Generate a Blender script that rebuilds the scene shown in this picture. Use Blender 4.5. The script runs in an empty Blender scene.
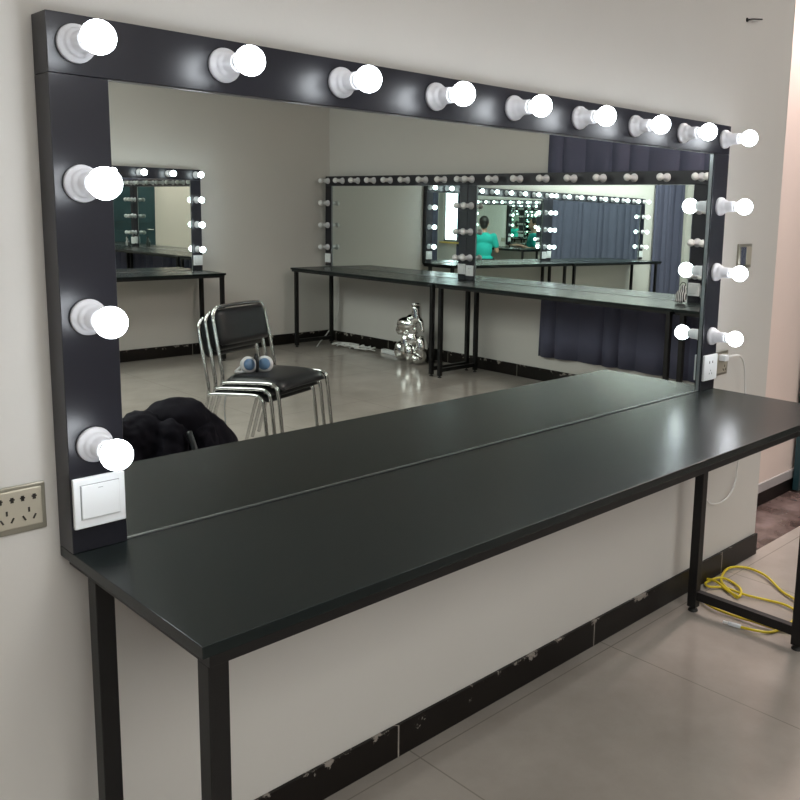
import bpy, bmesh, math, random
from mathutils import Vector, Matrix
PI = math.pi
random.seed(7)
scn = bpy.context.scene
C = scn.collection

# ------------------------------------------------------------------ camera
CX, CY, CZ = -0.52932, -1.42298, 0.57845
YAW, PITCH, ROLL, FPX = -0.79990, -0.15894, 0.02229, 870.37
f = Vector((-math.sin(YAW)*math.cos(PITCH), math.cos(YAW)*math.cos(PITCH), math.sin(PITCH)))
r0 = f.cross(Vector((0, 0, 1))).normalized(); u0 = r0.cross(f)
rr = math.cos(ROLL)*r0 + math.sin(ROLL)*u0
uu = -math.sin(ROLL)*r0 + math.cos(ROLL)*u0
cam = bpy.data.cameras.new('camera'); camo = bpy.data.objects.new('camera', cam); C.objects.link(camo)
camo.matrix_world = Matrix(((rr.x, uu.x, -f.x, CX), (rr.y, uu.y, -f.y, CY), (rr.z, uu.z, -f.z, CZ), (0, 0, 0, 1)))
cam.sensor_fit = 'HORIZONTAL'; cam.sensor_width = 36.0; cam.lens = 36.0*FPX/800.0
cam.shift_x = -68.07/800; cam.shift_y = -51.42/800
cam.clip_start = 0.02; cam.clip_end = 100
scn.camera = camo

# ------------------------------------------------------------------ world, unseen fill lights, exposure
w = bpy.data.worlds.new('world'); scn.world = w; w.use_nodes = True
w.node_tree.nodes['Background'].inputs[0].default_value = (0.86, 0.93, 1.0, 1)
w.node_tree.nodes['Background'].inputs[1].default_value = 15.0
scn.view_settings.view_transform = 'Standard'; scn.view_settings.look = 'None'
scn.view_settings.gamma = 1; scn.view_settings.use_curve_mapping = False
scn.view_settings.exposure = 0.0
scn.cycles.caustics_reflective = False; scn.cycles.caustics_refractive = False
scn.cycles.max_bounces = 14; scn.cycles.glossy_bounces = 10; scn.cycles.diffuse_bounces = 4
scn.cycles.sample_clamp_indirect = 6
def area(loc, sx, sy, power, col=(1, 1, 1), rot=(0, 0, 0)):  # unseen area lights added below the ceiling to fill the room
    l = bpy.data.lights.new('unseen_fill_light', 'AREA'); l.shape = 'RECTANGLE'; l.size = sx; l.size_y = sy
    l.energy = power; l.color = col
    o = bpy.data.objects.new('unseen_fill_light', l); C.objects.link(o); o.location = loc; o.rotation_euler = rot
ZC = 1.95      # ceiling
area((3.2, -1.15, ZC-0.03), 1.8, 1.1, 15, (1, 1, 0.97))
area((-0.2, -4.0, ZC-0.03), 2.9, 3.0, 165, (1, 0.99, 0.94))
area((3.7, 0.16, ZC-0.03), 1.4, 0.2, 62, (1, 0.84, 0.80))  # added warm fill, unseen, brightens the corridor wall
BULB = 18.5
pt = bpy.data.lights.new('window_portal', 'AREA'); pt.shape = 'RECTANGLE'; pt.size = 1.4; pt.size_y = 0.85; pt.cycles.is_portal = True
pto = bpy.data.objects.new('window_portal', pt); C.objects.link(pto); pto.location = (-2.29, -0.515, 0.735); pto.rotation_euler = (0, -PI/2, 0)

# ------------------------------------------------------------------ materials
def nodes(name):
    m = bpy.data.materials.new(name); m.use_nodes = True
    nt = m.node_tree; b = nt.nodes['Principled BSDF']
    return m, nt, b
def mat(name, col, rough=0.5, metal=0.0, bump=0.0, bscale=200.0, spec=None, var=0.0, vscale=5.0, coat=0.0, aniso=None, stretch=None):
    m, nt, b = nodes(name)
    b.inputs['Base Color'].default_value = (*col, 1); b.inputs['Roughness'].default_value = rough
    b.inputs['Metallic'].default_value = metal
    if spec is not None: b.inputs['Specular IOR Level'].default_value = spec
    if coat: b.inputs['Coat Weight'].default_value = coat; b.inputs['Coat Roughness'].default_value = 0.08
    tc = nt.nodes.new('ShaderNodeTexCoord')
    src = tc.outputs['Object']
    if stretch:
        mp = nt.nodes.new('ShaderNodeMapping'); mp.inputs['Scale'].default_value = stretch
        nt.links.new(src, mp.inputs['Vector']); src = mp.outputs['Vector']
    if bump:
        n = nt.nodes.new('ShaderNodeTexNoise'); n.inputs['Scale'].default_value = bscale; n.inputs['Detail'].default_value = 3
        bp = nt.nodes.new('ShaderNodeBump'); bp.inputs['Strength'].default_value = bump; bp.inputs['Distance'].default_value = 0.002
        nt.links.new(src, n.inputs['Vector']); nt.links.new(n.outputs['Fac'], bp.inputs['Height'])
        nt.links.new(bp.outputs['Normal'], b.inputs['Normal'])
    if var:
        n = nt.nodes.new('ShaderNodeTexNoise'); n.inputs['Scale'].default_value = vscale; n.inputs['Detail'].default_value = 5
        mx = nt.nodes.new('ShaderNodeMix'); mx.data_type = 'RGBA'
        mx.inputs[6].default_value = (*[c*(1-var) for c in col], 1); mx.inputs[7].default_value = (*[min(1, c*(1+var)) for c in col], 1)
        nt.links.new(src, n.inputs['Vector']); nt.links.new(n.outputs['Fac'], mx.inputs[0]); nt.links.new(mx.outputs[2], b.inputs['Base Color'])
    return m
M = {}
M['wall'] = mat('painted_wall', (0.61, 0.592, 0.560), 0.75, bump=0.12, bscale=60, var=0.03, vscale=3)
M['ceil'] = mat('ceiling_paint', (0.75, 0.74, 0.71), 0.8)
M['corr'] = mat('corridor_wall', (0.80, 0.68, 0.62), 0.5, var=0.04, vscale=4)
M['black'] = mat('black_laminate', (0.011, 0.011, 0.016), 0.30, bump=0.06, bscale=700, spec=0.45)
M['desk'] = mat('black_desk_laminate', (0.010, 0.014, 0.014), 0.27, bump=0.06, bscale=700, spec=0.22)
M['steel'] = mat('black_steel', (0.008, 0.0075, 0.0075), 0.45, bump=0.06, bscale=500, spec=0.28)
M['mirror'] = mat('silvered_glass', (0.865, 0.945, 0.91), 0.0, 1.0)
M['chrome'] = mat('chrome', (0.55, 0.55, 0.54), 0.12, 1.0)
M['trim'] = mat('bright_edge_trim', (0.36, 0.37, 0.38), 0.32, 1.0, bump=0.3, bscale=120)
M['porc'] = mat('white_plastic', (0.72, 0.72, 0.75), 0.35)
M['plate'] = mat('white_switch_plastic', (0.80, 0.82, 0.83), 0.3)
M['groove'] = mat('grey_plastic', (0.30, 0.31, 0.32), 0.5)
M['hole'] = mat('socket_hole', (0.03, 0.025, 0.02), 0.6)
M['champ'] = mat('champagne_plastic', (0.50, 0.46, 0.37), 0.38, 0.35)
M['champd'] = mat('champagne_rim', (0.34, 0.32, 0.26), 0.3, 0.6)
M['curtain'] = mat('curtain_cloth', (0.078, 0.080, 0.128), 0.8, bump=0.3, bscale=400, var=0.12, vscale=8)
M['leather'] = mat('black_vinyl', (0.012, 0.012, 0.014), 0.36, bump=0.15, bscale=180, spec=0.35)
M['cloth'] = mat('black_cloth', (0.007, 0.006, 0.010), 0.9, bump=0.5, bscale=50, var=0.3, vscale=9, spec=0.12)
M['silver'] = mat('silver_plating', (0.82, 0.82, 0.80), 0.07, 1.0)
M['yellow'] = mat('yellow_cable', (0.62, 0.50, 0.02), 0.4)
M['whitec'] = mat('white_cable', (0.70, 0.70, 0.68), 0.45)
M['clear'] = mat('pale_plug', (0.72, 0.76, 0.80), 0.2)
M['blue'] = mat('blue_pad', (0.12, 0.22, 0.38), 0.35)
M['teal'] = mat('teal_cotton', (0.015, 0.42, 0.37), 0.85, bump=0.2, bscale=60)
M['trous'] = mat('dark_trousers', (0.02, 0.022, 0.03), 0.9)
M['skin'] = mat('skin', (0.55, 0.33, 0.24), 0.5)
M['hair'] = mat('black_hair', (0.010, 0.009, 0.008), 0.5, bump=0.6, bscale=160)
M['door'] = mat('dark_teal_door', (0.012, 0.045, 0.055), 0.35, var=0.2, vscale=4)
M['sill'] = mat('grey_sill', (0.42, 0.40, 0.40), 0.3)
M['rub'] = mat('black_rubber', (0.01, 0.01, 0.01), 0.6)
M['alum'] = mat('window_aluminium', (0.6, 0.6, 0.6), 0.35, 0.9)
M['yel'] = mat('yellow_board', (0.75, 0.55, 0.15), 0.6)
def glassmat():
    m, nt, b = nodes('window_glass'); b.inputs['Base Color'].default_value = (1, 1, 1, 1); b.inputs['Roughness'].default_value = 0
    b.inputs['Transmission Weight'].default_value = 1; b.inputs['IOR'].default_value = 1.45; return m
M['glass'] = glassmat()
def bulbmat(name, s):
    m, nt, b = nodes(name)
    b.inputs['Base Color'].default_value = (0.8, 0.8, 0.8, 1); b.inputs['Roughness'].default_value = 0.3
    if s:
        b.inputs['Emission Color'].default_value = (0.90, 0.95, 1.0, 1); b.inputs['Emission Strength'].default_value = s
    return m
M['lit'] = bulbmat('lit_bulb', BULB)
M['unlit'] = bulbmat('frosted_bulb', 0)
def tilefloor():
    m, nt, b = nodes('polished_tile')
    tc = nt.nodes.new('ShaderNodeTexCoord')
    br = nt.nodes.new('ShaderNodeTexBrick'); br.offset = 0; br.inputs['Scale'].default_value = 1
    br.inputs['Brick Width'].default_value = 0.8; br.inputs['Row Height'].default_value = 0.8
    br.inputs['Mortar Size'].default_value = 0.0022; br.inputs['Mortar Smooth'].default_value = 0.2
    n = nt.nodes.new('ShaderNodeTexNoise'); n.inputs['Scale'].default_value = 2.2; n.inputs['Detail'].default_value = 8; n.inputs['Roughness'].default_value = 0.65
    r = nt.nodes.new('ShaderNodeValToRGB')
    r.color_ramp.elements[0].position = 0.3; r.color_ramp.elements[0].color = (0.300, 0.270, 0.240, 1)
    r.color_ramp.elements[1].position = 0.7; r.color_ramp.elements[1].color = (0.405, 0.372, 0.335, 1)
    nt.links.new(tc.outputs['Object'], br.inputs['Vector']); nt.links.new(tc.outputs['Object'], n.inputs['Vector'])
    nt.links.new(n.outputs['Fac'], r.inputs['Fac'])
    nt.links.new(r.outputs['Color'], br.inputs['Color1']); nt.links.new(r.outputs['Color'], br.inputs['Color2'])
    br.inputs['Mortar'].default_value = (0.24, 0.215, 0.19, 1)
    nt.links.new(br.outputs['Color'], b.inputs['Base Color'])
    b.inputs['Roughness'].default_value = 0.13; b.inputs['Specular IOR Level'].default_value = 0.6
    return m
M['floor'] = tilefloor()
def marble():
    m, nt, b = nodes('brown_marble')
    tc = nt.nodes.new('ShaderNodeTexCoord'); n = nt.nodes.new('ShaderNodeTexNoise'); n.inputs['Scale'].default_value = 9; n.inputs['Detail'].default_value = 8
    r = nt.nodes.new('ShaderNodeValToRGB'); r.color_ramp.elements[0].position = 0.35; r.color_ramp.elements[0].color = (0.055, 0.035, 0.03, 1)
    r.color_ramp.elements[1].position = 0.7; r.color_ramp.elements[1].color = (0.20, 0.15, 0.14, 1)
    nt.links.new(tc.outputs['Object'], n.inputs['Vector']); nt.links.new(n.outputs['Fac'], r.inputs['Fac']); nt.links.new(r.outputs['Color'], b.inputs['Base Color'])
    b.inputs['Roughness'].default_value = 0.12; return m
M['marble'] = marble()
def basemat():      # dark tile skirting with joints and chips of plaster along the top
    m, nt, b = nodes('dark_tile_skirting')
    tc = nt.nodes.new('ShaderNodeTexCoord'); sp = nt.nodes.new('ShaderNodeSeparateXYZ'); nt.links.new(tc.outputs['Object'], sp.inputs[0])
    n = nt.nodes.new('ShaderNodeTexNoise'); n.inputs['Scale'].default_value = 16; n.inputs['Detail'].default_value = 7; n.inputs['Roughness'].default_value = 0.7
    nt.links.new(tc.outputs['Object'], n.inputs['Vector'])
    mr = nt.nodes.new('ShaderNodeMapRange'); mr.inputs[1].default_value = -0.74; mr.inputs[2].default_value = -0.660; mr.inputs[3].default_value = -0.28; mr.inputs[4].default_value = 0.0
    nt.links.new(sp.outputs['Z'], mr.inputs[0])
    ad = nt.nodes.new('ShaderNodeMath'); ad.operation = 'ADD'; nt.links.new(n.outputs['Fac'], ad.inputs[0]); nt.links.new(mr.outputs[0], ad.inputs[1])
    th = nt.nodes.new('ShaderNodeMapRange'); th.inputs[1].default_value = 0.535; th.inputs[2].default_value = 0.57
    nt.links.new(ad.outputs[0], th.inputs[0])
    sm = nt.nodes.new('ShaderNodeMath'); sm.operation = 'ADD'; nt.links.new(sp.outputs['X'], sm.inputs[0]); nt.links.new(sp.outputs['Y'], sm.inputs[1])
    md = nt.nodes.new('ShaderNodeMath'); md.operation = 'PINGPONG'; md.inputs[1].default_value = 0.4; nt.links.new(sm.outputs[0], md.inputs[0])
    lt = nt.nodes.new('ShaderNodeMath'); lt.operation = 'LESS_THAN'; lt.inputs[1].default_value = 0.0022; nt.links.new(md.outputs[0], lt.inputs[0])
    mxx = nt.nodes.new('ShaderNodeMath'); mxx.operation = 'MAXIMUM'; nt.links.new(th.outputs[0], mxx.inputs[0]); nt.links.new(lt.outputs[0], mxx.inputs[1])
    mx = nt.nodes.new('ShaderNodeMix'); mx.data_type = 'RGBA'; mx.inputs[6].default_value = (0.010, 0.008, 0.007, 1); mx.inputs[7].default_value = (0.30, 0.27, 0.24, 1)
    nt.links.new(mxx.outputs[0], mx.inputs[0]); nt.links.new(mx.outputs[2], b.inputs['Base Color'])
    b.inputs['Roughness'].default_value = 0.35; b.inputs['Specular IOR Level'].default_value = 0.22; return m
M['base'] = basemat()

# ------------------------------------------------------------------ mesh helpers
class MB:
    def __init__(s): s.bm = bmesh.new()
    def box(s, a, b, bev=0.0):
        t = bmesh.new()
        bmesh.ops.create_cube(t, size=1)
        for v in t.verts:
            v.co = Vector(((a[i]+b[i])/2 + v.co[i]*abs(b[i]-a[i]) for i in range(3)))
        if bev: bmesh.ops.bevel(t, geom=t.edges[:], offset=bev, segments=2, affect='EDGES', profile=0.6)
        s.add(t); return s
    def add(s, t, mtx=None, smooth=False):
        if mtx is not None: bmesh.ops.transform(t, matrix=mtx, verts=t.verts)
        if smooth:
            for fc in t.faces: fc.smooth = True
        me = bpy.data.meshes.new('tmp'); t.to_mesh(me); s.bm.from_mesh(me); bpy.data.meshes.remove(me); t.free()
    def lathe(s, prof, origin, axis=(0, 0, 1), n=32):
        t = bmesh.new(); ax = Vector(axis).normalized(); q = Vector((0, 0, 1)).rotation_difference(ax)
        rings = []
        for r, z in prof:
            if r < 1e-6: rings.append([t.verts.new(Vector(origin) + q @ Vector((0, 0, z)))])
            else: rings.append([t.verts.new(Vector(origin) + q @ Vector((r*math.cos(2*PI*k/n), r*math.sin(2*PI*k/n), z))) for k in range(n)])
        for A, B in zip(rings, rings[1:]):
            for k in range(n):
                k2 = (k+1) % n
                if len(A) == 1 and len(B) == 1: continue
                if len(A) == 1: t.faces.new((A[0], B[k2], B[k]))
                elif len(B) == 1: t.faces.new((A[k], A[k2], B[0]))
                else: t.faces.new((A[k], A[k2], B[k2], B[k]))
        bmesh.ops.recalc_face_normals(t, faces=t.faces)
        s.add(t, smooth=True); return s
    def tube(s, pts, r, n=10, sub=6, closed=False, smooth_path=True):
        P = [Vector(p) for p in pts]
        if smooth_path and len(P) > 2:
            Q = []
            for i in range(len(P)-1):
                p0 = P[max(i-1, 0)]; p1 = P[i]; p2 = P[i+1]; p3 = P[min(i+2, len(P)-1)]
                for k in range(sub):
                    u = k/sub
                    Q.append(0.5*((2*p1)+(-p0+p2)*u+(2*p0-5*p1+4*p2-p3)*u*u+(-p0+3*p1-3*p2+p3)*u**3))
            Q.append(P[-1]); P = Q
        t = bmesh.new(); prev = None; nrm = None; first = None
        for i, p in enumerate(P):
            d = (P[min(i+1, len(P)-1)]-P[max(i-1, 0)]).normalized()
            if nrm is None:
                nrm = d.cross(Vector((0, 0, 1)))
                if nrm.length < 0.1: nrm = d.cross(Vector((1, 0, 0)))
                nrm.normalize()
            else:
                nrm = (nrm - d*nrm.dot(d)).normalized()
            bn = d.cross(nrm)
            ring = [t.verts.new(p + r*(math.cos(2*PI*k/n)*nrm+math.sin(2*PI*k/n)*bn)) for k in range(n)]
            if prev:
                for k in range(n): t.faces.new((prev[k], prev[(k+1) % n], ring[(k+1) % n], ring[k]))
            else: first = ring
            prev = ring
        t.faces.new(list(reversed(first))); t.faces.new(prev)
        bmesh.ops.recalc_face_normals(t, faces=t.faces)
        s.add(t, smooth=True); return s
    def ball(s, c, r, sc=(1, 1, 1), u=24, v=16, rot=None):
        t = bmesh.new(); bmesh.ops.create_uvsphere(t, u_segments=u, v_segments=v, radius=r)
        mtx = Matrix.Translation(Vector(c)) @ (rot.to_matrix().to_4x4() if rot else Matrix.Identity(4)) @ Matrix.Diagonal((*sc, 1))
        s.add(t, mtx, True); return s
    def build(s, name, m, parent=None, inv=None):
        me = bpy.data.meshes.new(name); s.bm.to_mesh(me); s.bm.free()
        me.materials.append(m)
        o = bpy.data.objects.new(name, me); C.objects.link(o)
        if parent: o.parent = parent
        return o
def tag(o, label=None, cat=None, group=None, kind=None):
    if label: o['label'] = label
    if cat: o['category'] = cat
    if group: o['group'] = group
    if kind: o['kind'] = kind
    return o
def empty(name, loc, rz=0.0):
    o = bpy.data.objects.new(name, None); o.empty_display_size = 0.1; C.objects.link(o); o.location = loc; o.rotation_euler = (0, 0, rz); return o
def struct(name, mb, m):
    o = mb.build(name, m); o['kind'] = 'structure'; return o
def inst(src, parent, loc, name=None):
    c = src.copy(); C.objects.link(c); c.parent = parent; c.location = loc; return c
def blob(name, caps, m, parent=None, voxel=0.012, smooth=6, extra=None, disp=0.0, dscale=0.1):
    """capsules / ellipsoids merged into one continuous skin"""
    mb = MB()
    for c in caps:
        if len(c) == 4:
            p0, p1, ra, rb = c; p0 = Vector(p0); p1 = Vector(p1); L = (p1-p0).length; N = max(2, int(L/(min(ra, rb)*0.35)))
            for i in range(N+1):
                k = i/N; mb.ball(p0.lerp(p1, k), ra+(rb-ra)*k, u=14, v=10)
        else:
            p, sc = c; mb.ball(p, 1.0, sc, u=24, v=16)
    me = bpy.data.meshes.new(name); mb.bm.to_mesh(me); mb.bm.free()
    o = bpy.data.objects.new(name, me); C.objects.link(o)
    md = o.modifiers.new('r', 'REMESH'); md.mode = 'VOXEL'; md.voxel_size = voxel; md.use_smooth_shade = True
    sm = o.modifiers.new('s', 'SMOOTH'); sm.iterations = smooth; sm.factor = 0.5
    if disp:
        tx = bpy.data.textures.new(name+'_folds', 'CLOUDS'); tx.noise_scale = dscale
        dm = o.modifiers.new('d', 'DISPLACE'); dm.texture = tx; dm.strength = disp; dm.mid_level = 0.5; dm.texture_coords = 'LOCAL'
    dg = bpy.context.evaluated_depsgraph_get(); ev = o.evaluated_get(dg)
    nm = bpy.data.meshes.new_from_object(ev, depsgraph=dg); nm.name = name
    o.modifiers.clear(); o.data = nm; nm.materials.clear(); nm.materials.append(m)
    for p in nm.polygons: p.use_smooth = True
    if parent: o.parent = parent
    return o

# ------------------------------------------------------------------ room shell
ZF = -0.75; YW = 0.048; XE = 2.64; XS = 4.735; YO = -5.637; XL = -2.2; TH = 0.10
struct('floor', MB().box((XL-TH, YO-TH, ZF-0.05), (XS+TH, YW+0.005, ZF)), M['floor'])
struct('ceiling', MB().box((XL-TH, YO-TH, ZC), (XS+TH, 0.40, ZC+0.05)), M['ceil'])
struct('wall_back', MB().box((XL-TH, YW, ZF), (XE, YW+0.235, ZC)), M['wall'])
struct('wall_front', MB().box((XL-TH, YO-TH, ZF), (XS+TH, YO, ZC)), M['wall'])
struct('wall_right', MB().box((XS, YO, ZF), (XS+TH, 0.40, ZC)), M['wall'])
# left wall with a window opening
wy0, wy1, wz0, wz1 = -0.95, -0.08, 0.02, 1.45
lw = MB().box((XL-TH, YO, ZF), (XL, wy0, ZC)).box((XL-TH, wy1, ZF), (XL, YW, ZC)).box((XL-TH, wy0, ZF), (XL, wy1, wz0)).box((XL-TH, wy0, wz1), (XL, wy1, ZC))
struct('wall_left', lw, M['wall'])
wf = MB()
for a, b in (((XL-0.07, wy0, wz0), (XL-0.03, wy0+0.04, wz1)), ((XL-0.07, wy1-0.04, wz0), (XL-0.03, wy1, wz1)), ((XL-0.07, wy0, wz0), (XL-0.03, wy1, wz0+0.04)), ((XL-0.07, wy0, wz1-0.04), (XL-0.03, wy1, wz1))):
    wf.box(a, b)
win = struct('window_1', wf, M['alum'])
MB().box((XL-0.055, wy0+0.03, wz0+0.03), (XL-0.049, wy1-0.03, wz1-0.03)).build('window_pane', M['glass'], win)
MB().box((XL-0.02, wy0-0.03, wz0-0.03), (XL+0.06, wy1+0.03, wz0), 0.004).build('window_sill', M['yel'], win)
# corridor seen past the end of the wall
struct('wall_corridor', MB().box((XE, 0.300, ZF+0.11), (XS, 0.40, ZC)), M['corr'])
struct('trim_1', MB().box((XE, 0.292, ZF+0.065), (XS, 0.40, ZF+0.11), 0.004), M['sill'])
struct('baseboard_corridor', MB().box((XE, 0.296, ZF), (XS, 0.40, ZF+0.065)), M['base'])
struct('trim_2', MB().box((XE+0.001, YW+0.006, ZF-0.03), (XS, 0.301, ZF-0.0002)), M['marble'])
dr = struct('door_1', MB().box((3.52, 0.255, ZF+0.01), (4.35, 0.285, 1.30), 0.004), M['door'])
MB().box((3.60, 0.248, ZF+0.15), (4.27, 0.256, 0.15), 0.006).box((3.60, 0.248, 0.28), (4.27, 0.256, 1.2), 0.006).build('door_panel', M['door'], dr)
MB().tube([(3.58, 0.245, 0.18), (3.58, 0.20, 0.18), (3.68, 0.20, 0.18)], 0.010, smooth_path=False).build('door_handle', M['chrome'], dr)
# skirting
BH = 0.085
struct('baseboard_back', MB().box((XL, YW-0.010, ZF), (XE+0.006, YW, ZF+BH), 0.002), M['base'])
struct('baseboard_front', MB().box((XL, YO, ZF), (XS, YO+0.012, ZF+BH+0.015), 0.002), M['base'])
struct('baseboard_right', MB().box((XS-0.012, YO+0.012, ZF), (XS, YW, ZF+BH+0.015), 0.002), M['base'])
struct('baseboard_left', MB().box((XL, YO+0.012, ZF), (XL+0.012, YW-0.01, ZF+BH), 0.002), M['base'])

# ------------------------------------------------------------------ vanity mirror unit
H = 0.860; SW = 0.0918; RW = 0.0901; BA = 0.042; BZ = 0.044; VS = 0.2115; T = 0.010
_sock = {}
def socket_mesh():
    mb = MB()
    mb.lathe([(0, 0), (0.029, 0), (0.0295, 0.004), (0.0285, 0.010), (0.0235, 0.012), (0.0225, 0.020), (0.0205, 0.024), (0.0185, 0.0265), (0.0172, 0.030), (0.0168, 0.051), (0.0158, 0.053), (0.0, 0.053)], (0, 0, 0), (0, -1, 0), 32)
    return mb
def bulb_mesh():
    mb = MB(); R = 0.0250; cz = 0.087
    prof = [(0.0, 0.0532), (0.0125, 0.0534), (0.0125, 0.061)]
    for k in range(1, 18):
        a = math.radians(28) + (PI-math.radians(28))*k/18
        prof.append((R*math.sin(a), cz - R*math.cos(a)))
    prof.append((0.0, cz+R))
    mb.lathe(prof, (0, 0, 0), (0, -1, 0), 28)
    return mb
def collar_mesh():
    return MB().lathe([(0.0148, 0.0532), (0.0150, 0.0545), (0.0148, 0.059), (0.0138, 0.0615), (0.0115, 0.0630)], (0, 0, 0), (0, -1, 0), 24)
def vanity(W, loc, rz, lit, label, group=None, n=9, lean=0.0):
    root = empty('lighted_vanity_mirror', loc, rz); root.rotation_euler[0] = -lean; tag(root, label, 'mirror', group)
    MB().box((0, -T, H-RW), (W, 0.046, H), 0.0012).build('top_rail', M['black'], root)
    for x0, x1 in ((0, SW), (W-SW, W)):
        MB().box((x0, -T, 0.0005), (x1, 0.046, H-RW-0.0006), 0.0012).build('side_stile', M['black'], root)
    MB().box((SW+0.0005, 0.038, 0.001), (W-SW-0.0005, 0.046, H-RW-0.001)).build('back_board', M['black'], root)
    MB().box((SW+0.0008, 0.0, 0.0008), (W-SW-0.0008, 0.037, H-RW-0.0012)).build('mirror_glass', M['mirror'], root)
    tr = MB(); e = 0.0022
    tr.box((SW, -0.0045, 0.001), (SW+e, 0.0, H-RW)).box((W-SW-e, -0.0055, 0.001), (W-SW, 0.0, H-RW))
    tr.box((SW, -0.0045, H-RW-e), (W-SW, 0.0, H-RW)).box((SW, -0.003, 0.0004), (W-SW, 0.0, 0.0026))
    tr.build('edge_trim', M['trim'], root)
    spots = [(BA+(W-2*BA)*i/(n-1), H-BZ) for i in range(n)]
    for i in range(1, 4):
        spots.append((BA, H-BZ-VS*i)); spots.append((W-BA, H-BZ-VS*i))
    if not _sock:
        _sock['s'] = socket_mesh(); s = _sock['s']
        me = bpy.data.meshes.new('lamp_socket'); s.bm.to_mesh(me); me.materials.append(M['porc']); _sock['s'] = me
        b = bulb_mesh(); me = bpy.data.meshes.new('light_bulb'); b.bm.to_mesh(me); me.materials.append(M['lit']); _sock['lit'] = me
        b2 = bulb_mesh(); me = bpy.data.meshes.new('light_bulb_off'); b2.bm.to_mesh(me); me.materials.append(M['unlit']); _sock['off'] = me
        c = collar_mesh(); me = bpy.data.meshes.new('bulb_collar'); c.bm.to_mesh(me); me.materials.append(M['plate']); _sock['c'] = me
    for x, z in spots:
        so = bpy.data.objects.new('lamp_socket', _sock['s']); C.objects.link(so); so.parent = root; so.location = (x, -T, z)
        bo = bpy.data.objects.new('light_bulb', _sock['lit'] if lit else _sock['off']); C.objects.link(bo); bo.parent = so
        co = bpy.data.objects.new('bulb_collar', _sock['c']); C.objects.link(co); co.parent = so
        bo['label'] = 'glowing white globe bulb' if lit else 'unlit frosted globe bulb'
    # rocker switch low on the left stile
    sx, sz, h = SW/2-0.001, 0.086, 0.043
    p = MB().box((sx-h, -T-0.009, sz-h), (sx+h, -T-0.0003, sz+h), 0.003).build('switch_plate', M['plate'], root)
    p['label'] = 'square white switch plate'
    MB().box((sx-0.0325, -T-0.0094, sz-0.0275), (sx+0.0325, -T-0.0088, sz+0.0315)).build('switch_gap', M['groove'], p)
    rk = MB().box((sx-0.0315, -T-0.0125, sz-0.0265), (sx+0.0315, -T-0.0092, sz+0.0305), 0.0015).build('rocker', M['plate'], p)
    MB().box((sx-0.004, -T-0.0129, sz+0.0235), (sx+0.004, -T-0.01245, sz+0.0245)).build('rocker_mark', M['groove'], p)
    # outlet plate low on the right stile
    ox, oz = W-SW/2+0.001, 0.077
    q = MB().box((ox-h, -T-0.009, oz-h), (ox+h, -T-0.0003, oz+h), 0.003).build('outlet_plate', M['plate'], root)
    for dx, dz, w_, h_ in ((-0.010, 0.018, 0.0035, 0.008), (0.010, 0.018, 0.0035, 0.008), (-0.008, -0.020, 0.0016, 0.006), (0.008, -0.020, 0.0016, 0.006), (0, -0.010, 0.0016, 0.005)):
        MB().box((ox+dx-w_/2, -T-0.0095, oz+dz-h_/2), (ox+dx+w_/2, -T-0.0088, oz+dz+h_/2)).build('outlet_slot', M['hole'], q)
    return root
# ------------------------------------------------------------------ table (top surface at local z = 0)
def table(W, loc, rz, label, D=0.433, back=0.046, group=None, lin=0.108, lin_l=0.028):
    root = empty('makeup_table', (loc[0], loc[1], ZF), rz); tag(root, label, 'table', group)
    z0 = -ZF + loc[2]
    def B(a, b, bev=0.0): return MB().box((a[0], a[1], a[2]+z0), (b[0], b[1], b[2]+z0), bev)
    B((0, -D, -0.018), (W, back, 0.0), 0.0012).build('tabletop', M['desk'], root)
    L = 0.031
    fr = MB()
    for a, b in (((0.012, -D+0.004, -0.036), (W-0.012, -D+0.004+0.03, -0.0182)), ((0.012, back-0.034, -0.036), (W-0.012, back-0.004, -0.0182)),
                 ((0.012, -D+0.034, -0.036), (0.012+0.03, back-0.034, -0.0182)), ((W-0.042, -D+0.034, -0.036), (W-0.012, back-0.034, -0.0182))):
        fr.box((a[0], a[1], a[2]+z0), (b[0], b[1], b[2]+z0), 0.001)
    fr.build('under_frame', M['steel'], root)
    yb = -0.047 if D < 0.5 else -0.03; yf = -D+0.024
    for xc in (lin_l, (W-lin)):
        for yc in (yb, yf):
            lg = B((xc-L/2, yc-L/2, ZF+0.016), (xc+L/2, yc+L/2, -0.0362), 0.002).build('leg', M['steel'], root)
            MB().lathe([(0, 0), (0.016, 0), (0.017, 0.003), (0.014, 0.008), (0.007, 0.009), (0.007, 0.0158), (0, 0.0158)], (xc, yc, 0.0), (0, 0, 1), 20).build('levelling_foot', M['rub'], lg)
        B((xc-L/2+0.003, yf+L/2, ZF+0.045), (xc+L/2-0.003, yb-L/2, ZF+0.075), 0.0015).build('floor_brace', M['steel'], root)
    return root

W0 = 2.1189
vanity(W0, (0, 0, 0), 0, True, 'large black framed mirror in the foreground, ringed by glowing bulbs, switch at lower left')
table(W0, (0, 0, 0), 0, 'long black makeup table in the foreground under the big lit mirror')
WD = 2.09; AR = 3.318
GA = 'lit mirrors along the far wall'
vanity(WD, (AR, YO+0.048, 0), PI, True, 'lit black framed mirror reflected at far left beside the room corner')
table(WD, (AR-0.01, YO+0.048, 0), PI, 'black table under the lit mirror at the reflected far left', D=0.42)
vanity(2.18, (AR-WD-0.004, YO+0.048, 0), PI, True, 'lit black mirror seen again inside the unlit right hand mirror, full of curtain reflections')
table(1.98, (AR-WD-0.012, YO+0.048, 0), PI, 'black table under the lit mirror that shows curtains', D=0.46)
WB = 1.94; WC = 2.16; xs = 4.639
yJ = -3.635
vanity(WB, (xs, yJ, 0), -PI/2+0.003, False, 'unlit black framed mirror in reflection, left one of the joined pair, filled with plain wall', lean=0.006)
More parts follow.
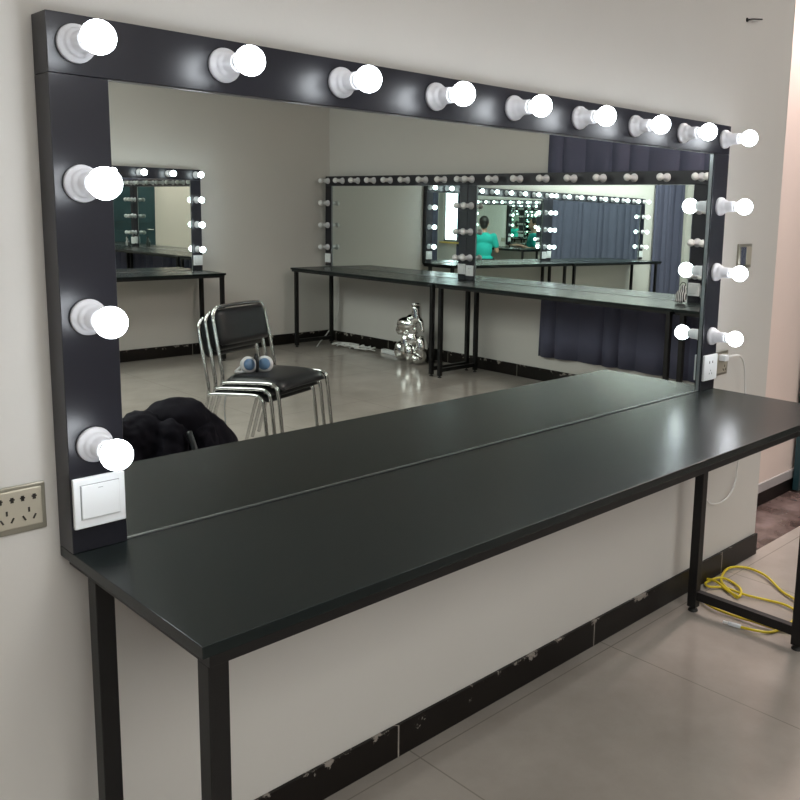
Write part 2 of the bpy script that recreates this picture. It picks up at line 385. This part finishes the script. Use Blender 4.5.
vanity(WC, (xs, yJ+WC+0.003, 0), -PI/2, False, 'unlit black framed mirror in reflection, right one of the joined pair, before dark curtain', lean=0.0075)
vanity(1.40, (xs, yJ+WC+0.006+1.40, 0), -PI/2, False, 'unlit mirror frame just beyond the right hand one, only its edge bulbs showing', n=6, lean=0.0035)
table(1.945, (xs, yJ+0.047+0.05, 0), -PI/2, 'black table reaching the room corner, silver figure near its end', D=0.475, lin=0.06)
table(2.13, (xs, yJ+0.057+0.05+2.13, 0), -PI/2, 'black table in front of the dark curtain, right of the joined legs', D=0.475, lin=0.06)
table(1.40, (xs, yJ+0.067+0.05+2.13+1.40, 0), -PI/2, 'black table beyond the curtain table, barely showing at the mirror edge', D=0.475, lin=0.06)
# fourth side
vanity(1.70, (XL+0.048, -2.70, 0), PI/2, True, 'lit mirror glimpsed in deep reflection behind the person in teal')
table(1.70, (XL+0.048, -2.70, 0), PI/2, 'black table in front of the seated person in teal', D=0.46)

# ------------------------------------------------------------------ curtains
def curtain(name_label, p0, p1, nrm, ztop, zbot, pleats, amp, seed, slant=0.0):
    rnd = random.Random(seed); p0 = Vector(p0); p1 = Vector(p1); n = Vector(nrm); L = (p1-p0).length
    root = empty('curtain', ((p0+p1)/2).to_tuple()); tag(root, name_label, 'curtain')
    cen = (p0+p1)/2
    N = int(L/0.006); NZ = 14; t = bmesh.new(); ph = [rnd.uniform(-0.8, 0.8) for _ in range(40)]
    g = []
    for layer in (0, 1):
        rows = []
        for j in range(NZ+1):
            kz = j/NZ; row = []
            for i in range(N+1):
                k = i/N; a = k*pleats*2*PI + 1.3*math.sin(k*pleats*1.7+ph[0]) + 0.35*math.sin(kz*3+k*9+ph[1])
                am = amp*(0.55+0.45*kz)*(1+0.35*math.sin(k*pleats*2.3+ph[2]))
                off = am*2.5*abs(math.sin(a/2))**0.55 + (0.003 if layer else 0)
                zz = ztop + (zbot-ztop)*kz + (0.012*math.sin(k*5+ph[4]))*kz
                q = p0.lerp(p1, k) + n*off + (p1-p0).normalized()*(-slant*kz*(1-k)) - cen
                row.append(t.verts.new((q.x, q.y, zz)))
            rows.append(row)
        g.append(rows)
    for layer in (0, 1):
        for j in range(NZ):
            for i in range(N):
                r = g[layer]; t.faces.new((r[j][i], r[j][i+1], r[j+1][i+1], r[j+1][i]))
    for j in range(NZ):
        for i in (0, N): t.faces.new((g[0][j][i], g[0][j+1][i], g[1][j+1][i], g[1][j][i]))
    for i in range(N):
        for j in (0, NZ): t.faces.new((g[0][j][i], g[0][j][i+1], g[1][j][i+1], g[1][j][i]))
    bmesh.ops.recalc_face_normals(t, faces=t.faces)
    mb = MB(); mb.add(t, smooth=True)
    mb.build('curtain_cloth', M['curtain'], root)
    a = p0-cen+n*amp*1.6; b = p1-cen+n*amp*1.6
    ex = (b-a).normalized()*0.05
    MB().tube([(a-ex).to_tuple()[:2]+(ztop+0.012,), (b+ex).to_tuple()[:2]+(ztop+0.012,)], 0.011, smooth_path=False).build('curtain_rod', M['steel'], root)
    return root
curtain('dark blue grey curtain hanging behind the unlit right hand mirror and table', (XS-0.001, -2.86, 0), (XS-0.001, -0.30, 0), (-1, 0, 0), 1.82, -0.555, 14, 0.015, 3, slant=0.04)
curtain('dark curtain covering the wall across the room, seen only in deep reflection', (XL+0.005, -5.52, 0), (XL+0.005, -2.78, 0), (1, 0, 0), 1.80, -0.70, 20, 0.020, 5)
curtain('narrow dark curtain past the end of the lit mirrors', (-2.08, YO+0.005, 0), (-1.25, YO+0.005, 0), (0, 1, 0), 1.80, -0.70, 7, 0.018, 9)
curtain('dark curtain drawn back from the bright window', (XL+0.005, -0.96, 0), (XL+0.005, -0.50, 0), (1, 0, 0), 1.60, -0.60, 5, 0.015, 11)

curtain('dark curtain hanging in the corner beside the bright window', (-2.17, YW-0.002, 0), (-1.75, YW-0.002, 0), (0, -1, 0), 1.60, -0.60, 4, 0.012, 13)

# ------------------------------------------------------------------ stacked visitor chairs (local: faces +y, origin on floor)
def chair_meshes():
    d = {}
    w = 0.225
    def side(sx, mb):
        # one bent tube: rear foot - up to back - down the backrest is separate; front leg - seat rail - rear
        mb.tube([(sx*w, -0.300, 0.012), (sx*w, -0.235, 0.22), (sx*w, -0.175, 0.40), (sx*w, -0.185, 0.52), (sx*w*0.98, -0.225, 0.70), (sx*w*0.95, -0.240, 0.775), (sx*w*0.80, -0.245, 0.812)], 0.0105, n=10, sub=6)
        mb.tube([(sx*w, 0.262, 0.012), (sx*w, 0.235, 0.22), (sx*w, 0.215, 0.385), (sx*w, 0.195, 0.420), (sx*w, 0.150, 0.432), (sx*w, 0.0, 0.422), (sx*w, -0.12, 0.412), (sx*w, -0.172, 0.402)], 0.0105, n=10, sub=6)
    for nm, sx in (('L', -1), ('R', 1)):
        mb = MB(); side(sx, mb); d['side'+nm] = mb
    mb = MB()
    mb.tube([(-w*0.80, -0.245, 0.812), (-w*0.4, -0.247, 0.818), (w*0.4, -0.247, 0.818), (w*0.80, -0.245, 0.812)], 0.0105, n=10)
    mb.tube([(-w, 0.253, 0.10), (w, 0.253, 0.10)], 0.008, smooth_path=False)
    mb.tube([(-w, 0.17, 0.418), (w, 0.17, 0.418)], 0.008, smooth_path=False)
    d['cross'] = mb
    def pad(W2, pts, th, n=16):       # cushion swept along a profile with rounded outline
        t = bmesh.new(); top = []; bot = []
        for i, (y, z) in enumerate(pts):
            k = i/(len(pts)-1); ed = min(k, 1-k)
            ww = W2*(1-0.10*max(0, 1-ed/0.12)**2); rt = []; rb = []
            for j in range(n+1):
                u = -1+2*j/n
                ex = (1-abs(u)**6)**0.5 if abs(u) < 1 else 0
                e2 = (1-max(0, 1-ed/0.10)**2)**0.5
                cr = th*ex*max(e2, 0.05)
                a = pts[max(i-1, 0)]; b = pts[min(i+1, len(pts)-1)]; tx, tz = b[0]-a[0], b[1]-a[1]; l = math.hypot(tx, tz)
                ny, nz = -tz/l, tx/l
                rt.append(t.verts.new((u*ww, y+ny*cr, z+nz*cr))); rb.append(t.verts.new((u*ww, y-ny*0.006, z-nz*0.006)))
            top.append(rt); bot.append(rb)
        for A in (top, bot):
            for i in range(len(pts)-1):
                for j in range(n): t.faces.new((A[i][j], A[i][j+1], A[i+1][j+1], A[i+1][j]))
        for i in range(len(pts)-1):
            for j in (0, n): t.faces.new((top[i][j], top[i+1][j], bot[i+1][j], bot[i][j]))
        for j in range(n):
            for i in (0, len(pts)-1): t.faces.new((top[i][j], top[i][j+1], bot[i][j+1], bot[i][j]))
        bmesh.ops.recalc_face_normals(t, faces=t.faces)
        m = MB(); m.add(t, smooth=True); return m
    d['seat'] = pad(0.212, [(-0.175+0.40*i/14, 0.416+0.012*math.sin(i/14*PI)+(-0.016*max(0, (i-11)/3)**2)) for i in range(15)], 0.030)
    d['back'] = pad(0.210, [(-0.194-0.046*i/12, 0.605+0.197*i/12) for i in range(13)][::-1], 0.026)
    return d
CH = {}
def chair(loc, rz, label):
    if not CH:
        for k, v in chair_meshes().items():
            me = bpy.data.meshes.new(k); v.bm.to_mesh(me); me.materials.append(M['leather'] if k in ('seat', 'back') else M['chrome']); CH[k] = me
    root = empty('visitor_chair', loc, rz); tag(root, label, 'chair', 'black chairs stacked behind the camera')
    for nm, k in (('seat', 'seat'), ('backrest', 'back'), ('side_frame', 'sideL'), ('side_frame', 'sideR'), ('cross_bars', 'cross')):
        o = bpy.data.objects.new(nm, CH[k]); C.objects.link(o); o.parent = root
    return root
CR = math.radians(-20); fw = Vector((-math.sin(CR), math.cos(CR), 0)); c0 = Vector((1.955, -2.40, ZF))
sdv = Vector((math.cos(CR), math.sin(CR), 0))
labs = ['chrome framed black chair at the bottom of the reflected stack', 'chrome framed black chair in the middle of the reflected stack', 'black vinyl chair with chrome frame on top of the stack, headphones on its seat']
for i in range(3):
    p = c0 - fw*0.032*(2-i) - sdv*0.016*(2-i)
    chair((p.x, p.y, ZF+0.030*i), CR, labs[i]).scale = (0.95, 0.88, 0.92)
# headphones on the top chair
hz = ZF+0.062+0.92*0.447
hp = empty('headphones', (c0.x-0.085, c0.y-0.02, hz), math.radians(24)); tag(hp, 'white and blue headphones with black band lying on top chair seat', 'headphones')
for sx in (-1, 1):
    ax = (sx*-0.30, 1, 0.30)
    e = MB().lathe([(0, -0.022), (0.030, -0.022), (0.041, -0.012), (0.044, 0.002), (0.040, 0.010), (0.031, 0.013), (0.0, 0.010)], (0, 0, 0), ax, 28).build('ear_cup', M['porc'], hp)
    e.location = (sx*0.041, 0, 0.043)
    MB().lathe([(0, 0.0102), (0.031, 0.0132), (0.029, 0.0165), (0.014, 0.020), (0, 0.021)], (0, 0, 0), ax, 28).build('ear_pad', M['blue'], e)
MB().tube([(0.0, -0.02, 0.004), (0.0, 0.018, 0.012), (0.002, 0.026, 0.045), (0.0, 0.016, 0.080), (0.0, -0.02, 0.090), (0.0, -0.045, 0.05), (0.0, -0.03, 0.010)], 0.0085).build('headband', M['leather'], hp)
MB().tube([(-0.06, -0.012, 0.045), (-0.085, 0.0, 0.028), (-0.105, 0.008, 0.012), (-0.088, 0.012, 0.009), (-0.06, 0.010, 0.010)], 0.0075).build('cup_arm', M['porc'], hp)
tag(MB().tube([(c0.x-0.275, c0.y-0.005, ZF+0.380), (c0.x-0.285, c0.y+0.0, ZF+0.30), (c0.x-0.278, c0.y+0.02, ZF+0.16), (c0.x-0.25, c0.y+0.04, ZF+0.05), (c0.x-0.28, c0.y+0.1, ZF+0.004)], 0.0022).build('thin_cord', M['groove']), 'thin grey cord dangling from the stacked chairs', 'cord')

# ------------------------------------------------------------------ black bag under a jacket
bg = empty('backpack', (1.10, -1.90, ZF-0.02)); tag(bg, 'slumped black bag with jacket, lower left of the reflection beside the chairs', 'bag')
blob('bag_body', [((0, 0, 0.22), (0.24, 0.17, 0.22)), ((0.10, -0.02, 0.32), (0.21, 0.16, 0.18)), ((0.06, 0.0, 0.44), (0.15, 0.13, 0.11)), ((0.20, -0.04, 0.22), (0.17, 0.14, 0.22)), ((0.26, -0.04, 0.12), (0.16, 0.14, 0.12))], M['cloth'], bg, voxel=0.013, disp=0.022, dscale=0.07)
blob('jacket', [((-0.20, 0.03, 0.36), (-0.40, 0.04, 0.30), 0.10, 0.10), ((-0.02, 0.10, 0.42), (-0.12, 0.18, 0.14), 0.07, 0.10), ((-0.40, 0.04, 0.26), (-0.42, 0.05, 0.11), 0.11, 0.11), ((-0.10, 0.02, 0.42), (-0.30, 0.05, 0.38), 0.10, 0.09), ((-0.25, 0.08, 0.30), (-0.28, 0.1, 0.10), 0.12, 0.12), ((0.12, 0.10, 0.40), (0.10, 0.17, 0.12), 0.06, 0.08)], M['cloth'], bg, voxel=0.011, disp=0.034, dscale=0.045)
MB().tube([(0.03, 0.16, 0.44), (0.02, 0.235, 0.34), (-0.02, 0.275, 0.20), (-0.03, 0.26, 0.06)], 0.012).build('shoulder_strap', M['leather'], bg)

# ------------------------------------------------------------------ silver figure under the far table
sf = empty('silver_sculpture', (4.47, -4.13, ZF)); tag(sf, 'shiny silver abstract torso sculpture on floor beside joined table legs', 'sculpture')
blob('torso', [((0.0, 0.080, 0.40), (0.0, 0.068, 0.475), 0.044, 0.044), ((0.0, 0.03, 0.385), (0.055, 0.075, 0.045)), ((-0.02, -0.03, 0.335), (0.065, 0.11, 0.065)), ((-0.02, -0.09, 0.28), (0.05, 0.065, 0.05)), ((0.0, 0.04, 0.29), (0.05, 0.055, 0.07)), ((0.0, 0.03, 0.21), (0.065, 0.075, 0.075)), ((0.0, 0.13, 0.37), (0.0, 0.155, 0.30), 0.025, 0.02)], M['silver'], sf, voxel=0.007, smooth=4)
blob('left_thigh', [((-0.03, -0.02, 0.16), (0.055, 0.055, 0.11)), ((-0.04, 0.04, 0.09), (0.05, 0.05, 0.09))], M['silver'], sf, voxel=0.007, smooth=4)
blob('right_thigh', [((0.02, 0.12, 0.13), (0.055, 0.055, 0.12)), ((0.0, 0.10, 0.05), (0.07, 0.06, 0.05))], M['silver'], sf, voxel=0.007, smooth=4)
blob('rear_lobe', [((0.02, -0.155, 0.085), (0.05, 0.065, 0.085)), ((0.04, -0.12, 0.14), (0.035, 0.045, 0.06))], M['silver'], sf, voxel=0.007, smooth=4)
MB().lathe([(0.0, 0.0), (0.034, 0.0), (0.040, 0.010), (0.044, 0.022), (0.040, 0.024), (0.0, 0.022)], (0.0, 0.068, 0.495), (0.1, -0.25, 1), 28).build('neck_rim', M['silver'], sf)

# ------------------------------------------------------------------ cords by the room corner
tag(MB().tube([(4.668, -5.40, -0.03), (4.668, -5.41, -0.3), (4.662, -5.43, -0.5), (4.60, -5.50, -0.66), (4.50, -5.47, -0.725), (4.33, -5.30, ZF+0.008)], 0.006).build('hanging_cord', M['whitec']), 'white cord hanging down in the room corner and trailing onto the floor', 'cord')
cc = MB(); rc = random.Random(4)
pts = []
for i in range(34):
    a = i*0.9; k = i/33
    pts.append((4.53+0.07*math.cos(a)+0.02*rc.uniform(-1, 1), -5.20+0.42*k+0.10*math.sin(a*1.1), ZF+0.012+0.03*abs(math.sin(i*1.7))))
cc.tube(pts, 0.006, n=8, sub=4)
tag(cc.build('cord_bundle', M['whitec']), 'tangled bundle of white cord on the floor below the far corner table', 'cord')
ps = empty('power_strip', (4.62, -4.56, ZF), math.radians(6)); tag(ps, 'white power strip on the floor against the far skirting', 'power strip')
MB().box((-0.025, -0.13, 0.001), (0.025, 0.13, 0.035), 0.006).build('strip_body', M['plate'], ps)
hs = MB()
for k in range(4): hs.box((-0.008, -0.10+0.06*k, 0.0348), (-0.004, -0.085+0.06*k, 0.0356)).box((0.004, -0.10+0.06*k, 0.0348), (0.008, -0.085+0.06*k, 0.0356))
hs.build('strip_slots', M['hole'], ps)

# striped pouch on the table before the curtain
sb = empty('striped_pouch', (4.50, -1.535, 0)); sb.scale = (0.85, 0.75, 0.9); tag(sb, 'small black and white striped pouch standing on table by unlit mirror edge', 'pouch')
def stripes():
    m, nt, b = nodes('striped_cloth'); tc = nt.nodes.new('ShaderNodeTexCoord'); wv = nt.nodes.new('ShaderNodeTexWave'); wv.bands_direction = 'Y'; wv.inputs['Scale'].default_value = 18; wv.inputs['Distortion'].default_value = 0.6
    r = nt.nodes.new('ShaderNodeValToRGB'); r.color_ramp.interpolation = 'CONSTANT'; r.color_ramp.elements[0].color = (0.015, 0.015, 0.018, 1); r.color_ramp.elements[1].position = 0.6; r.color_ramp.elements[1].color = (0.6, 0.6, 0.6, 1)
    nt.links.new(tc.outputs['Object'], wv.inputs['Vector']); nt.links.new(wv.outputs['Fac'], r.inputs['Fac']); nt.links.new(r.outputs['Color'], b.inputs['Base Color']); b.inputs['Roughness'].default_value = 0.7; return m
M['stripe'] = stripes()
blob('pouch_body', [((0, 0, 0.052), (0.026, 0.055, 0.050)), ((0, 0.02, 0.11), (0.016, 0.03, 0.030)), ((0, -0.01, 0.02), (0.03, 0.05, 0.018))], M['stripe'], sb, voxel=0.006, smooth=3)
MB().tube([(0, -0.02, 0.125), (0, 0.0, 0.15), (0, 0.03, 0.150), (0, 0.04, 0.128)], 0.003).build('pouch_loop', M['leather'], sb)

# ------------------------------------------------------------------ wall fittings
def five_hole(mb, cx, cz, y, s=1.0):
    for dx, dz, rz in ((-0.010, 0.010, 0.35), (0.010, 0.010, -0.35), (0.0, 0.018, 0)):
        pass
    for dx, dz in ((-0.009, 0.016), (0.009, 0.016)): mb.box((cx+dx-0.0025, y-0.0004, cz+dz-0.005), (cx+dx+0.0025, y+0.001, cz+dz+0.004)); mb.box((cx+dx-0.004, y-0.0004, cz+dz-0.001), (cx+dx+0.004, y+0.001, cz+dz+0.0015))
    mb.box((cx-0.0015, y-0.0004, cz-0.009), (cx+0.0015, y+0.001, cz-0.001))
    for s_ in (-1, 1):
        t = bmesh.new(); bmesh.ops.create_cube(t, size=1)
        mb.add(t, Matrix.Translation((cx+s_*0.008, y, cz-0.018)) @ Matrix.Rotation(s_*0.5, 4, 'Y') @ Matrix.Diagonal((0.0028, 0.0012, 0.009, 1)))
wo = empty('wall_outlet', (-0.082, YW, 0.079)); tag(wo, 'champagne coloured wall outlet plate left of the big lit mirror', 'outlet')
MB().box((-0.062, -0.006, -0.040), (0.062, -0.0003, 0.040), 0.002).build('outer_rim', M['champd'], wo)
MB().box((-0.055, -0.009, -0.030), (0.055, -0.0055, 0.034), 0.002).build('outlet_face', M['champ'], wo)
hs = MB(); five_hole(hs, 0.0, 0.003, -0.0092); five_hole(hs, 0.034, 0.003, -0.0092); five_hole(hs, -0.034, 0.003, -0.0092); hs.build('outlet_holes', M['hole'], wo)
ws = empty('wall_switch', (2.378, YW, 0.436)); tag(ws, 'champagne wall switch plate high on the wall right of the big mirror', 'switch')
MB().box((-0.050, -0.007, -0.042), (0.050, -0.0003, 0.042), 0.002).build('switch_rim', M['champd'], ws)
MB().box((-0.040, -0.012, -0.032), (-0.001, -0.0065, 0.032), 0.0015).build('rocker', M['chrome'], ws)
MB().box((0.001, -0.012, -0.032), (0.040, -0.0065, 0.032), 0.0015).build('rocker', M['champ'], ws)
wp = empty('wall_outlet', (2.255, YW, 0.063)); tag(wp, 'brownish wall outlet plate low beside the right edge of the big mirror', 'outlet')
MB().box((-0.050, -0.007, -0.043), (0.050, -0.0003, 0.043), 0.002).build('outer_rim', M['champd'], wp)
MB().box((-0.040, -0.010, -0.034), (0.040, -0.0065, 0.034), 0.0015).build('outlet_face', M['champ'], wp)
hs = MB(); five_hole(hs, 0.022, -0.006, -0.0102); hs.build('outlet_holes', M['hole'], wp)
ch = empty('charger_cable', (2.24, 0.02, 0.085)); tag(ch, 'white charger with cable plugged in beside the right edge of big mirror', 'charger')
MB().box((-0.012, -0.010, -0.010), (0.014, 0.0175, 0.012), 0.004).build('charger_block', M['plate'], ch)
MB().tube([(0.010, 0.0, 0.002), (0.05, -0.02, 0.008), (0.085, -0.02, -0.004), (0.118, -0.015, -0.035), (0.142, -0.01, -0.085), (0.156, -0.01, -0.18), (0.168, 0.0, -0.32), (0.175, 0.01, -0.43), (0.17, 0.012, -0.49), (0.12, 0.012, -0.535), (0.03, 0.012, -0.54), (-0.06, 0.0, -0.50), (-0.12, -0.01, -0.40), (-0.15, -0.02, -0.145)], 0.0033).build('cable', M['whitec'], ch)
hk = empty('wall_hook', (2.285, YW, 1.222)); tag(hk, 'small dark bent nail in the wall above the right end of big mirror', 'hook')
MB().lathe([(0, 0), (0.007, 0), (0.007, 0.003), (0.0028, 0.004), (0.0028, 0.012), (0, 0.012)], (0, 0, 0), (0, -1, 0), 16).build('hook_base', M['steel'], hk)
MB().tube([(0, -0.010, 0), (0.02, -0.014, 0.004), (0.075, -0.016, 0.012)], 0.0028).build('hook_shank', M['steel'], hk)

# ------------------------------------------------------------------ yellow cable coil on the floor
ycab = empty('network_cable', (2.2, -0.12, ZF)); tag(ycab, 'loosely coiled yellow network cable on the floor under right table end', 'cable')
PX = [(2.007, -0.221), (2.016, -0.275), (2.051, -0.309), (2.13, -0.327), (2.237, -0.31), (2.263, -0.263), (2.265, -0.201), (2.237, -0.121), (2.246, -0.04), (2.203, -0.0), (2.234, 0.029), (2.304, 0.011), (2.307, -0.039), (2.257, -0.096), (2.201, -0.11), (2.241, -0.047), (2.299, 0.004), (2.402, 0.031), (2.467, -0.005), (2.445, -0.096), (2.366, -0.197), (2.314, -0.279), (2.216, -0.349), (2.114, -0.367), (2.079, -0.316), (2.063, -0.245), (2.061, -0.175), (2.058, -0.092), (2.098, -0.024), (2.163, 0.037), (2.244, 0.055), (2.258, 0.006), (2.223, -0.064), (2.199, -0.118)]
MB().tube([(x-2.2, y+0.12, 0.0052+0.004*(i % 2)+0.004*(i/len(PX))) for i, (x, y) in enumerate(PX)], 0.0045, n=8, sub=5).build('cable', M['yellow'], ycab)
pl = MB().box((-0.021, -0.006, -0.005), (0.021, 0.006, 0.006), 0.003)
po = pl.build('connector', M['clear'], ycab); dd = Vector((PX[0][0]-PX[1][0], PX[0][1]-PX[1][1], 0)).normalized(); po.location = (PX[0][0]-2.2+dd.x*0.018, PX[0][1]+0.12+dd.y*0.018, 0.0065); po.rotation_euler = (0, 0, math.atan2(-dd.y, -dd.x)); po['label'] = 'pale clear plug'
p2 = MB().box((-0.010, -0.004, -0.003), (0.010, 0.004, 0.004), 0.001).build('plug_tip', M['plate'], po); p2.location = (-0.028, 0, 0)

# ------------------------------------------------------------------ seated person, seen only in a far reflection
st = empty('stool', (-1.47, -1.97, ZF)); tag(st, 'round black stool under the person in teal', 'stool')
MB().lathe([(0, 0.40), (0.16, 0.40), (0.175, 0.415), (0.175, 0.435), (0.16, 0.448), (0, 0.450)], (0, 0, 0), (0, 0, 1), 32).build('seat', M['leather'], st)
for k in range(4):
    a = PI/4+k*PI/2; MB().tube([(0.12*math.cos(a), 0.12*math.sin(a), 0.40), (0.19*math.cos(a), 0.19*math.sin(a), 0.004)], 0.011, smooth_path=False).build('leg', M['chrome'], st)
pe = empty('person', (-1.47, -1.97, ZF), PI*0.29); tag(pe, 'person with black hair in a teal T-shirt sitting with back turned, at a table', 'person')
# local: faces +y
body = [((0, 0, 1.00), (0, 0.01, 1.10), 0.052, 0.048), ((0, 0.005, 1.185), (0.076, 0.094, 0.115)), ((0, 0.07, 1.145), (0.055, 0.045, 0.055)), ((0, 0.100, 1.165), (0.013, 0.016, 0.022)),
        ((-0.077, 0.0, 1.18), (0.012, 0.018, 0.030)), ((0.077, 0.0, 1.18), (0.012, 0.018, 0.030)),
        ((0, 0, 0.90), (0.17, 0.095, 0.11)), ((0, -0.01, 0.72), (0.14, 0.095, 0.17)), ((0, 0, 0.54), (0.165, 0.11, 0.09))]
for s in (-1, 1):
    body += [((s*0.175, 0, 0.945), (s*0.235, 0.06, 0.70), 0.050, 0.040), ((s*0.235, 0.06, 0.70), (s*0.17, 0.29, 0.790), 0.040, 0.028),
             ((s*0.09, 0.03, 0.53), (s*0.12, 0.40, 0.50), 0.082, 0.058), ((s*0.12, 0.40, 0.50), (s*0.12, 0.36, 0.10), 0.055, 0.038), ((s*0.12, 0.35, 0.045), (s*0.13, 0.50, 0.035), 0.040, 0.032)]
    body += [((s*0.165, 0.33, 0.790), (0.035, 0.048, 0.018))]
    for k in range(4): body.append(((s*(0.140+0.018*k), 0.36, 0.790), (s*(0.137+0.020*k), 0.425-0.008*abs(k-1.5), 0.782), 0.0095, 0.0080))
    body.append(((s*0.135, 0.32, 0.790), (s*0.112, 0.365, 0.784), 0.0105, 0.0088))
blob('body', body, M['skin'], pe, voxel=0.0075, smooth=2)
shirt = [((0, 0, 0.90), (0.186, 0.112, 0.118)), ((0, -0.01, 0.72), (0.160, 0.115, 0.19)), ((0, 0, 0.57), (0.178, 0.125, 0.075)), ((0, 0, 0.99), (0.10, 0.070, 0.040))]
for s in (-1, 1): shirt.append(((s*0.170, 0, 0.950), (s*0.215, 0.035, 0.80), 0.066, 0.060))
blob('t_shirt', shirt, M['teal'], pe, voxel=0.012, smooth=3)
tr_ = [((0, 0, 0.54), (0.180, 0.125, 0.092))]
for s in (-1, 1): tr_ += [((s*0.09, 0.03, 0.535), (s*0.12, 0.40, 0.505), 0.094, 0.070), ((s*0.12, 0.40, 0.50), (s*0.12, 0.362, 0.11), 0.068, 0.055)]
blob('trousers', tr_, M['trous'], pe, voxel=0.012, smooth=3)
blob('hair', [((0, -0.018, 1.215), (0.088, 0.098, 0.098)), ((0, -0.055, 1.15), (0.070, 0.050, 0.070))], M['hair'], pe, voxel=0.010, smooth=2)
for s in (-1, 1):
    blob('shoe', [((s*0.12, 0.34, 0.040), (s*0.13, 0.50, 0.034), 0.040, 0.034)], M['plate'], pe, voxel=0.010, smooth=2)
